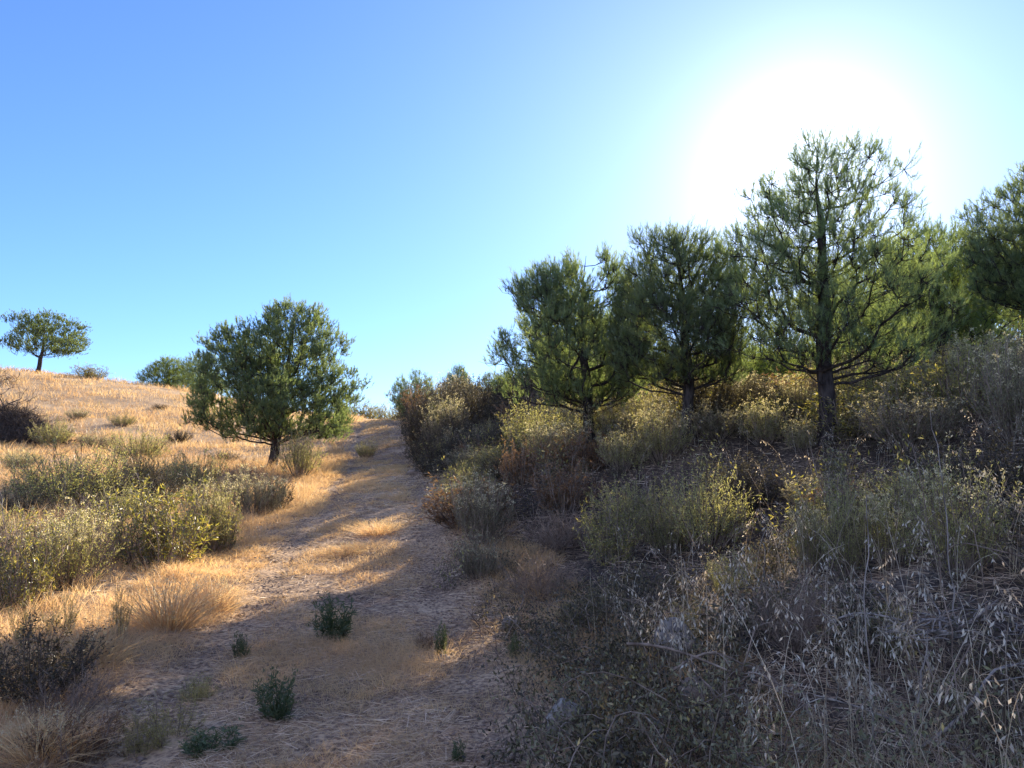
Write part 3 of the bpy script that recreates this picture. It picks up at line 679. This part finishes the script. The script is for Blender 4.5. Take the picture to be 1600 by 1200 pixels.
# scattered low shrubs in the gully and along the left
labl = {k: (v[0], v[1].replace('scrub on the right bank', 'shaded gully left of the path'), v[2].replace('bank', 'gully')) for k, v in labs.items()}
done = 0
while done < 24:
    y = rs.uniform(8.5, 24); x = path_x(y) - rs.uniform(3.0, 3 + .5 * y)
    if x < -.75 * y: continue
    size = rs.uniform(.5, 1.0)
    if min([math.hypot(x - a, y - b) / (size * .35 + c * .7) for a, b, c in occupied + pts]) < 1: continue
    if fbm(x * .3, y * .3) < .36: continue
    k = rs.choice(['heath', 'fine', 'leafy', 'twiggy', 'greyfeather'], p=[.25, .3, .2, .15, .1]); nm, lb, gp = labl[k]; px_ = 800 + x / y * F
    lb = ('low ' if size < .8 else 'larger ') + lb.replace('in the shaded gully left of the path', ('near' if y < 12 else 'mid-distance' if y < 17 else 'far') + ' in the gully, ' + ('by the left edge' if px_ < 110 else 'behind the large leafy rockrose' if px_ < 300 else 'towards the lone pine trunk'))
    shrub(k, int(rs.integers(3)), (x, y, gz(x, y) - .03), size * 1.15, size * rs.uniform(.6, .9), rs.uniform(0, 6.28), nm, lb, 'shrub', gp)
    pts.append((x, y, size * .5)); done += 1
# a few low green spots on the open hill
for n_, (px, py, wp, hp) in enumerate([(330, 655, 34, 14), (250, 640, 26, 10), (120, 655, 34, 14), (190, 668, 40, 18), (280, 690, 44, 20), (150, 705, 60, 26), (30, 730, 60, 24), (350, 725, 50, 22),]):
    pshrub(['fine', 'heath', 'greyfeather'][n_ % 3], n_ % 3, px, py, wp, hp, ['low olive', 'low brown', 'low grey-green'][n_ % 3] + ' cushion shrub on the dry grass hill, ' + ['just left of the lone pine crown', 'below the ridge above the lone pine', 'right of the brushwood heap', 'in the middle of the slope', 'left of the lone pine trunk', 'at the foot of the slope', 'at the left edge above the gully', 'beside the lone pine trunk'][n_], 'low_shrub', group='low shrubs on the hill')
# green bushes beyond the crest of the path
for n_, (px, top, wpx, D, lb) in enumerate([(560, 622, 70, 80, 'green bush on the skyline left of the path crest'), (592, 628, 40, 84, 'small green bush behind the path crest'), (530, 640, 60, 76, 'green bush beside the lone round pine at the path crest'), (618, 634, 36, 78, 'dark bush where the path meets the sky on the right')]):
    a = ray(px, 650); x = a[0] * D / a[1]; z = gz(x, D); h = at(px, top, D)[2] - z
    shrub('leafy', n_ % 3, (x, D, z - .05), wpx * D / F, max(.8, h), n_, 'bush', lb, 'shrub', 'bushes beyond the path crest')

# ------------------------------------------------------------ rocks
def rock(loc, s, seed, name, label, mat='rock', squash=.6, group=None, rz=0):
    import bmesh
    r = np.random.default_rng(seed); bm = bmesh.new(); bmesh.ops.create_icosphere(bm, subdivisions=3, radius=1)
    cut = [(norm(r.normal(size=3)), r.uniform(.55, .85)) for _ in range(9)]
    for v in bm.verts:
        p = np.array(v.co)
        for nrm, d in cut:
            k = p @ nrm
            if k > d: p = p - nrm * (k - d) * .92
        p = p * (1 + .06 * (vnoise(p[0] * 5 + seed, p[1] * 5 + p[2] * 3) - .5)); v.co = p * [s[0], s[1], s[2]]
    me = bpy.data.meshes.new(name); bm.to_mesh(me); bm.free(); me.materials.append(M[mat])
    o = bpy.data.objects.new(name, me); COL.objects.link(o); o.location = loc; o.rotation_euler = (r.uniform(-.2, .2), r.uniform(-.2, .2), rz)
    return tag(o, label, 'rock', group)
for q, (px, py, wpx, hpx, lb) in enumerate([(1052, 1035, 62, 62, 'large pale grey rock half buried among wild oats on the right bank'),
        (890, 1150, 72, 60, 'blue-grey rock low on the bank near the bottom centre'), (1085, 1105, 60, 40, 'reddish brown rock below the large pale grey rock'),
        (690, 1038, 30, 12, 'flat stone on the right rut of the path'), (800, 985, 30, 24, 'small stone at the foot of the bank'),
        (972, 1196, 30, 24, 'small tan stone at the bottom edge'), (645, 745, 26, 10, 'reddish stone at the right side of the far path')]):
    x, y, z = hit(px, py); s = y / F
    rock((x, y, z + hpx * s * .42), (wpx * s * .62, wpx * s * .45, hpx * s * .62), 80 + q, 'rock', lb, 'rock' if q not in (2, 5, 6) else 'stone', rz=q, group='rocks beside the path')

# ------------------------------------------------------------ dead wood
# straw-coloured broken stems standing in the near scrub
def limb(g, P0, d, L, r0, r, pts=9, wob=.08, sides=5, forks=3, depth=1, sag=0):
    t = np.linspace(0, 1, pts)[:, None]; w1 = r.normal(size=3) * wob * L; w2 = r.normal(size=3) * wob * L
    P = P0 + d * L * t + w1 * np.sin(t * 3.1) + w2 * np.sin(t * 6.3) * .5 + np.array([0, 0, -sag * L]) * t**2
    tubes(g, [P], [np.linspace(r0, r0 * .3, pts)], sides)
    if depth > 0:
        for _ in range(forks):
            k = r.integers(2, pts - 1); dd = norm(norm(P[k] - P[k - 1]) + r.normal(size=3) * .6)
            limb(g, P[k], dd, L * r.uniform(.3, .55), r0 * .5, r, 6, wob, 3, forks, depth - 1, sag)
# heap of brushwood on the hill slope
x, y, z = hit(8, 690); r = np.random.default_rng(5)
heap = empty('brushwood_heap', (x, y, z), label='heap of dark cut brushwood on the grass slope at the left edge', cat='brushwood')
g = G()
heap.scale = (1.05, 1.1, 1.1)
for k in range(110):
    a = r.uniform(0, 6.28); rr = r.uniform(0, 1)
    p = np.array([math.cos(a) * rr * 1.9, math.sin(a) * rr * 1.2, max(0, 1.35 * (1 - rr)) * r.uniform(.2, 1)])
    limb(g, p, rnd_dir(1, .15, r)[0] * [1, 1, .6], r.uniform(.7, 1.6), r.uniform(.015, .04), r, forks=5, depth=2, wob=.1)
g.obj('branches', M['darkdead'], heap)
g = G(); n = 16000; a = r.uniform(0, 6.28, n); rr = np.sqrt(r.uniform(0, 1, n)); P = np.stack([np.cos(a) * rr * 2.1, np.sin(a) * rr * 1.4, 1.45 * (1 - rr**1.6) * r.uniform(.1, 1, n)], -1)
tri_blades(g, P, rnd_dir(n, .2, r), r.uniform(.15, .45, n), .02, r); g.obj('twigs', M['darkdead'], heap)
# second smaller heap right on the crest at the left edge
x, y, z = hit(12, 598); heap2 = empty('brushwood_heap', (x, y, z), label='small dark brushwood pile on the hill at the far left, above the larger heap', cat='brushwood'); g = G()
for k in range(26): limb(g, np.array([r.uniform(-.8, .8), r.uniform(-.5, .5), r.uniform(0, .3)]), rnd_dir(1, .2, r)[0], r.uniform(.4, .9), .02, r, forks=4, depth=1)
g.obj('branches', M['darkdead'], heap2)
# bleached fallen branches at right
def deadthing(px, py, label, fn, mat='dead', name='dead_branch', seed=0, group='fallen dead branches on the right bank'):
    x, y, z = hit(px, py); o = empty(name, (x, y, z), label=label, cat='dead branch', group=group); g = G(); r = np.random.default_rng(seed); fn(g, r); g.obj('boughs', M[mat], o, True); return o
def pile(g, r):
    for k in range(46):
        limb(g, np.array([r.uniform(-.3, .35), r.uniform(-.2, .25), r.uniform(.02, .1)]), norm(np.array([r.normal(), r.normal() * .5, r.uniform(-.02, .3)])), r.uniform(.12, .36), r.uniform(.003, .008), r, forks=2, depth=1, wob=.06, sag=.12)
deadthing(1510, 1010, 'heap of bleached curling branches near the right edge', pile, seed=3)
deadthing(1440, 1180, 'bleached forked branch low in the right corner', lambda g, r: [limb(g, np.array([0, 0, .02]), norm(np.array([.9, .2, .35])), .7, .008, r, forks=4, depth=1), limb(g, np.array([.1, 0, .02]), norm(np.array([-.7, .1, .25])), .5, .007, r, forks=3, depth=1)], seed=4)
deadthing(1150, 1100, 'long grey arching branch over the grass right of the large rock', lambda g, r: [limb(g, np.array([-.5, .1, .25]), norm(np.array([.9, -.2, .1])), .9, .009, r, forks=6, depth=2, sag=.35), limb(g, np.array([-.3, 0, .15]), norm(np.array([.8, .1, .2])), .7, .008, r, forks=6, depth=2, sag=.4)], 'twig', seed=5)
deadthing(900, 1060, 'grey fallen branch along the foot of the bank', lambda g, r: limb(g, np.array([0, 0, .1]), norm(np.array([.8, .3, .12])), .9, .008, r, forks=6, depth=2, sag=.1), 'twig', seed=6)
deadthing(1010, 820, 'bundle of grey fallen stems in the hollow under the tallest pine', lambda g, r: [limb(g, np.array([r.uniform(-.3, 1.6), r.uniform(-.3, .3), .2]), norm(np.array([.5 * r.normal(), .3 * r.normal(), .5])), r.uniform(.4, .8), .006, r, forks=3, depth=1, sag=.3) for _ in range(40)], 'twig', seed=7)
def stalk(px, py, topx, topy, th, label, seed, mat='dead'):
    x, y, z = hit(px, py); top = at(topx, topy, y); r = np.random.default_rng(seed)
    o = empty('dry_stalk', (x, y, z), label=label, cat='dry stalk', group='tall dry stalks on the right bank')
    d = top - np.array([x, y, z]); g = G(); t = np.linspace(0, 1, 14)[:, None]
    P = d * t + np.array([.025, .02, 0]) * np.sin(t * 7 + seed) * np.linalg.norm(d) * .5 + r.normal(size=(14, 3)) * .004
    P -= P[0]; tubes(g, [P], [np.linspace(th, th * .35, 14)], 5)
    for k in range(5, 14):
        if r.random() < .6: limb(g, P[k - 1], norm(norm(d) + r.normal(size=3) * .4), r.uniform(.05, .16), th * .3, r, 5, .06, 3, 0, 0)
    g.obj('stem', M[mat], o, True)
stalk(1368, 1195, 1352, 770, .0042, 'tall white stalk rising from the bottom between pale shrub and rockrose', 1)
stalk(1430, 1165, 1452, 985, .0055, 'thick white leaning stem below the rockrose', 2)
stalk(1505, 1010, 1462, 640, .004, 'tallest leaning stalk crossing the wide pale shrub', 3)
stalk(1512, 1180, 1425, 690, .003, 'slender tan stalk left of the tallest leaning one', 4, 'twig')
stalk(1560, 1090, 1500, 700, .003, 'thin stalk right of the tallest leaning one', 5, 'twig')
stalk(1300, 830, 1262, 680, .006, 'grey stick leaning against the tall shaded green shrub', 6, 'twig')
stalk(15, 860, 0, 770, .012, 'bare white stick above the left edge rockrose', 8)
stalk(60, 830, 45, 790, .006, 'thin bare twig in the left gully', 9, 'twig')

# ------------------------------------------------------------ grass and litter (uncountable)
def scatter(n, r0, r1, seed, az=48):
    r = np.random.default_rng(seed); rad = np.exp(r.uniform(math.log(r0), math.log(r1), n)); a = R_(1) * r.uniform(-az, az, n)
    return rad * np.sin(a), rad * np.cos(a), r
def scatter_path(n, r0, r1, seed, hw):
    r = np.random.default_rng(seed); y = np.exp(r.uniform(math.log(r0), math.log(r1), n)); return path_x(y) + r.uniform(-hw, hw, n), y, r
def tufted(x, y, per, spread, r):
    k = np.repeat(np.arange(len(x)), per); o = r.normal(size=(len(k), 2)) * spread[k][:, None]
    return x[k] + o[:, 0], y[k] + o[:, 1], o, k
def grass(name, mat, n, r0, r1, seed, keep, height, per, wmin, wfac, spread, lean=.35, bend=(.1, .9), label='', az=48, hw=None):
    x, y, r = scatter_path(n, r0, r1, seed, hw) if hw else scatter(n, r0, r1, seed, az); m = r.random(n) < keep(x, y); x, y = x[m], y[m]
    sp = np.full(len(x), spread) if np.isscalar(spread) else spread(x, y)
    X, Y, o, k = tufted(x, y, per, sp, r); h0 = height(x, y) * r.uniform(.65, 1.25, len(x)); H = h0[k] * r.uniform(.55, 1.1, len(k))
    Z = ground(X, Y) - .01; D = np.concatenate([o / (sp[k][:, None] * 1.5) * lean + r.normal(size=o.shape) * lean * .6, np.ones((len(o), 1))], 1)
    g = G(); dist = np.hypot(X, Y)
    blades(g, np.stack([X, Y, Z], -1), norm(D), H, np.maximum(wmin, dist * wfac) * r.uniform(.7, 1.3, len(X)), r.uniform(*bend, len(X)), r)
    ob = g.obj(name, M[mat]); tag(ob, label, 'grass', kind='stuff'); return ob
U_ = lambda x, y: x - path_x(y)
BANK = [(a, b, c) for a, b, c in named_spots if a - path_x(b) > 1.3]
def open_around(x, y):                                  # the low growth thins out at the feet of the larger shrubs
    m = np.ones(len(x))
    for a, b, c in BANK:
        l = math.hypot(a, b); tx, ty = -a / l, -b / l; t = np.clip((x - a) * tx + (y - b) * ty, 0, .28 * b ** .6 * 1.2)
        m *= np.where(np.hypot(x - a - t * tx, y - b - t * ty) < c * .95, .12, 1)
    return m
# hill slope straw
grass('hill_grass', 'hill', 42000, 12, 78, 31, lambda x, y: (U_(x, y) < -1.5) * sstep(10, 20, y - .2 * U_(x, y)) * (.55 + .45 * sstep(.36, .54, fbm(x * .35, y * .35))),
      lambda x, y: .12 + .75 * fbm(x * .3 + 9, y * .3, 3)**1.6, 9, .005, .00042, lambda x, y: .05 + .0035 * np.hypot(x, y), label='tall dry golden grass covering the hill left of the path')
grass('hill_weeds', 'brownweed', 9000, 12, 70, 41, lambda x, y: (U_(x, y) < -2.5) * (y > 14) * sstep(.5, .62, fbm(x * .3 + 11, y * .3, 3)),
      lambda x, y: .2 + .35 * fbm(x * .5, y * .5), 8, .005, .0004, lambda x, y: .06 + .004 * np.hypot(x, y), label='rusty brown dry weeds in patches over the hill')
# left verge, tall and rosy; and the near left
grass('verge_grass', 'verge', 15000, 4.2, 30, 32, lambda x, y: (U_(x, y) < -1.0) * (U_(x, y) > -6) * np.where(U_(x, y) < -3.2, .45, 1),
      lambda x, y: .07 + .2 * sstep(-1.2, -2.4, U_(x, y)) * fbm(x * 1.1, y * 1.1) * 1.4, 10, .0032, .0004, .035, label='dry straw grass along the left verge')
# short grass over the path, thick on the crown between the ruts
def pathkeep(x, y):
    u = U_(x, y) + .12 * np.sin(y * .7); c = 1 - .93 * np.exp(-((u + .95) / .2)**4) - .8 * np.exp(-((u - 1.0) / .38)**4)
    return (np.abs(u) < 2.3) * c * (.35 + .65 * sstep(.33, .5, fbm(x * 1.3 + 5, y * .7)))
grass('path_grass', 'verge', 52000, 2.8, 70, 33, pathkeep, lambda x, y: .04 + .17 * fbm(x * 1.7, y * 1.7)**2 + .08 * (fbm(x * .8 + 20, y * .8) > .47), 8, .0026, .00042, .03, lean=.5, bend=(.2, 1.2), label='short dry grass growing on the path between the ruts', hw=2.3)
# right bank grass in the shade
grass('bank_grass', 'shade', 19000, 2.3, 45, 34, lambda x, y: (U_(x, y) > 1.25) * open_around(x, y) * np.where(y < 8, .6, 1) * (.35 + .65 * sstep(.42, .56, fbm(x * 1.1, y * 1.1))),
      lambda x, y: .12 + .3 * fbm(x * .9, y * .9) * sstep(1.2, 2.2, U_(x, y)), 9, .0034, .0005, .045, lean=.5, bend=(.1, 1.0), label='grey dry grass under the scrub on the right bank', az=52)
grass('near_grass', 'nearstraw', 22000, 2.2, 9, 35, lambda x, y: (U_(x, y) < -.5) * (y < 7.2) * sstep(.3, .48, fbm(x * 1.4, y * 1.4)), lambda x, y: .05 + .3 * fbm(x * 1.5, y * 1.5) * sstep(-.6, -1.8, U_(x, y)), 11, .0024, .0003, .04, lean=.6, bend=(.3, 1.4), label='brown dry grass in the shade at the lower left', az=55)
# straw litter lying flat
x, y, r = scatter(330000, 2.3, 40, 36, 52); u = U_(x, y); m = r.random(len(x)) < np.where(np.abs(u) < 1.6, .85 - .7 * np.exp(-((np.abs(u) - .97) / .2)**4), .5) * sstep(.25, .5, fbm(x * 2.2, y * 2.2)); x, y = x[m], y[m]
a = r.uniform(0, 6.28, len(x)); D = norm(np.stack([np.cos(a), np.sin(a), r.normal(size=len(x)) * .12 + .05], -1)); H = r.uniform(.03, .15, len(x)) * (1 + .03 * np.hypot(x, y))
g = G(); blades(g, np.stack([x, y, ground(x, y) + .008 + .03 * (np.abs(U_(x, y)) < 1.3)], -1), D, H, np.maximum(.003, np.hypot(x, y) * .0005) * r.uniform(.5, 1.6, len(x)), r.uniform(0, .25, len(x)), r)
tag(g.obj('straw_litter', M['litter']), 'dry straw and grass litter lying on the path and verges', 'litter', kind='stuff')
# gravel on the ruts
x, y, r = scatter_path(42000, 2.4, 45, 37, 1.7); u = U_(x, y); m = (np.abs(u) < 1.7) & (r.random(len(x)) < np.exp(-((np.abs(u) - .95) / .25)**2) + .1) & (fbm(x * 1.7, y * 1.7) > .36); x, y = x[m], y[m]
n = len(x); s = np.abs(r.normal(size=n)) * .006 + .004; s *= 1 + .03 * np.hypot(x, y)
oct_ = np.array([[1,0,0],[0,1,0],[-1,0,0],[0,-1,0],[0,0,1],[0,0,-1]], float); of = np.array([[0,1,4],[1,2,4],[2,3,4],[3,0,4],[1,0,5],[2,1,5],[3,2,5],[0,3,5]])
V = oct_[None] * s[:, None, None] * r.uniform(.6, 1.3, (n, 6, 1)) * [1, 1, .55]; an = r.uniform(0, 6.28, n); c, q = np.cos(an)[:, None], np.sin(an)[:, None]
V = np.stack([V[..., 0] * c - V[..., 1] * q, V[..., 0] * q + V[..., 1] * c, V[..., 2]], -1) + np.stack([x, y, ground(x, y) + .034 + s * .2], -1)[:, None]
g = G(); g.add(V, (np.arange(n)[:, None, None] * 6 + of[None]).reshape(-1, 3)); tag(g.obj('gravel', M['stone']), 'small loose stones in the wheel ruts of the path', 'gravel', kind='stuff')
# dense undergrowth between the shrubs
def undergrowth(name, mat, smat, n, seed, keep, h, leaf, lw, nl, label, ns=5):
    x, y, r = scatter(n, 2.2, 62, seed, 50); m = r.random(n) < keep(x, y); x, y = x[m], y[m]; n = len(x); sc_ = (.55 + .035 * np.minimum(y, 30))
    k = np.repeat(np.arange(n), ns); a = r.uniform(0, 6.283, len(k)); H = (h * sc_ * (.4 + 1.1 * fbm(x * 1.2, y * 1.2)))[k] * r.uniform(.5, 1.1, len(k)); q = H * r.uniform(.1, .7, len(k))
    P0 = np.stack([x[k], y[k], ground(x, y)[k] - .02], -1); P2 = P0 + np.stack([np.cos(a) * q, np.sin(a) * q, H], -1); P1 = P0 + (P2 - P0) * [.5, .5, .6] + r.normal(size=P0.shape) * .05
    t = np.linspace(0, 1, 5)[None, :, None]; S = (1 - t)**2 * P0[:, None] + 2 * t * (1 - t) * P1[:, None] + t * t * P2[:, None]
    g = G(); tubes(g, S, np.linspace(1, .4, 5)[None] * np.maximum(.002, .00022 * y[k])[:, None], 3); root_stems = g
    P, T = along(r, S, nl, .25); yy_ = np.repeat(y[k], nl); big = np.maximum(1, yy_ / 9)**.75
    P = P + r.normal(size=P.shape) * .05 * big[:, None]
    g2 = G(); leaves(g2, P, norm(T * .6 + r.normal(size=T.shape) * .7), leaf * big * r.uniform(.6, 1.3, len(P)), lw * big, r)
    o = g2.obj(name, M[mat]); tag(o, label, 'undergrowth', kind='stuff')
    root_stems.obj('stems', M[smat], o)
bank = lambda x, y: (U_(x, y) > 1.15 + .25 * np.sin(y * 1.3)) * np.where(y < 6, .55, 1.0) * open_around(x, y)
undergrowth('heath_undergrowth', 'dark', 'darkdead', 8500, 51, lambda x, y: bank(x, y) * sstep(.38, .5, fbm(x * .7 + 3, y * .7)), .42, .03, .014, 16, 'dark low heath filling the bank between the shrubs')
undergrowth('grey_undergrowth', 'feather_dim', 'twig', 2600, 52, lambda x, y: bank(x, y) * sstep(.45, .55, fbm(x * .7 + 30, y * .7)), .4, .028, .011, 16, 'grey-green low growth filling the bank between the shrubs')
undergrowth('leafy_undergrowth', 'leafy', 'twig', 2000, 53, lambda x, y: bank(x, y) * (y > 7) * (y < 22) * sstep(.5, .6, fbm(x * .6 + 60, y * .6)), .6, .055, .018, 10, 'leafy green growth scattered over the bank')
undergrowth('gully_undergrowth', 'feather_dim', 'darkdead', 900, 54, lambda x, y: (U_(x, y) < -3.0) * (y > 8) * (y < 22) * sstep(.42, .52, fbm(x * .5 + 9, y * .5)), .4, .03, .012, 16, 'olive low growth in the shaded gully left of the path')
# dry twig tangle on the bank
x, y, r = scatter(6500, 2.2, 30, 38, 52); u = U_(x, y); m = (u > 1.0) & (open_around(x, y) > .5) & (fbm(x * .8 + 3, y * .8) > .4); x, y = x[m], y[m]; n = len(x)
t = np.linspace(0, 1, 7)[None, :, None]; d = rnd_dir(n, .25, r); L = r.uniform(.2, .75, n)[:, None, None]
P = np.stack([x, y, ground(x, y) + r.uniform(.0, .15, n)], -1)[:, None] + d[:, None] * L * t + r.normal(size=(n, 1, 3)) * .12 * L * np.sin(t * 3.1) - np.array([0, 0, .45]) * L * t**2 + r.normal(size=(n, 7, 3)) * .006
g = G(); tubes(g, P, np.linspace(1, .4, 7)[None] * (np.maximum(.002, .0004 * y) * r.uniform(.6, 2.2, n))[:, None], 3)
tag(g.obj('twig_litter', M['twig']), 'tangle of fallen grey twigs under the scrub on the right bank', 'litter', kind='stuff')
# coarse straw stems
x, y, r = scatter(480, 2.5, 14, 44, 52); u = U_(x, y); m = (u > 1.6) & (x > .1 * y) & (fbm(x * 1.1 + 15, y * 1.1) > .45); x, y = x[m], y[m]; n = len(x)
t = np.linspace(0, 1, 6)[None, :, None]; d = norm(r.normal(size=(n, 3)) * [.3, .3, 0] + [0, 0, 1]); L = r.uniform(.25, .85, n)[:, None, None]
P = np.stack([x, y, ground(x, y) - .02], -1)[:, None] + d[:, None] * L * t + r.normal(size=(n, 1, 3)) * [.1, .1, 0] * L * t**2 + r.normal(size=(n, 6, 3)) * .003
g = G(); tubes(g, P, np.linspace(1, .5, 6)[None] * r.uniform(.0012, .0028, n)[:, None], 4)
tag(g.obj('dry_stems', M['oat']), 'coarse pale dry stems standing in the near scrub on the right bank', 'dry stems', kind='stuff')
# wild oats
x, y, r = scatter(2000, 2.6, 13, 39, 50); u = U_(x, y); m = (u > 1.7) & (x > .15 * y - .3) & (fbm(x * 1.6 + 7, y * 1.6) > .42); x, y = x[m], y[m]; n = len(x)
H = r.uniform(.3, .72, n); a = r.uniform(0, 6.28, n); ln = r.uniform(.1, .5, n)
t = np.linspace(0, 1, 9)[None, :, None]; hz = np.stack([np.cos(a), np.sin(a), 0 * a], -1)[:, None]
P = np.stack([x, y, ground(x, y) - .01], -1)[:, None] + np.array([0, 0, 1]) * H[:, None, None] * (t - .18 * t**4) + hz * (ln * H)[:, None, None] * t**2.2
g = G(); tubes(g, P, np.linspace(.0019, .0009, 9)[None], 3)
S, T = along(r, P[:, 4:], 12, 0); ax = norm(r.normal(size=S.shape) * [1, 1, .3]); dl = r.uniform(.01, .05, (len(S), 1))
E = S + ax * dl - np.array([0, 0, .35]) * dl
tubes(g, np.stack([S, (S + E) / 2 + [0, 0, .004], E], 1), np.array([[.0006, .0005, .0005]]), 3)
leaves(g, E, norm(np.array([0, 0, -1.]) + ax * .5 + r.normal(size=E.shape) * .25), r.uniform(.02, .034, len(E)), r.uniform(.006, .011, len(E)), r, .35)
tag(g.obj('wild_oats', M['oat']), 'dry wild oats with drooping pale spikelets on the near right bank', 'wild oats', kind='stuff')
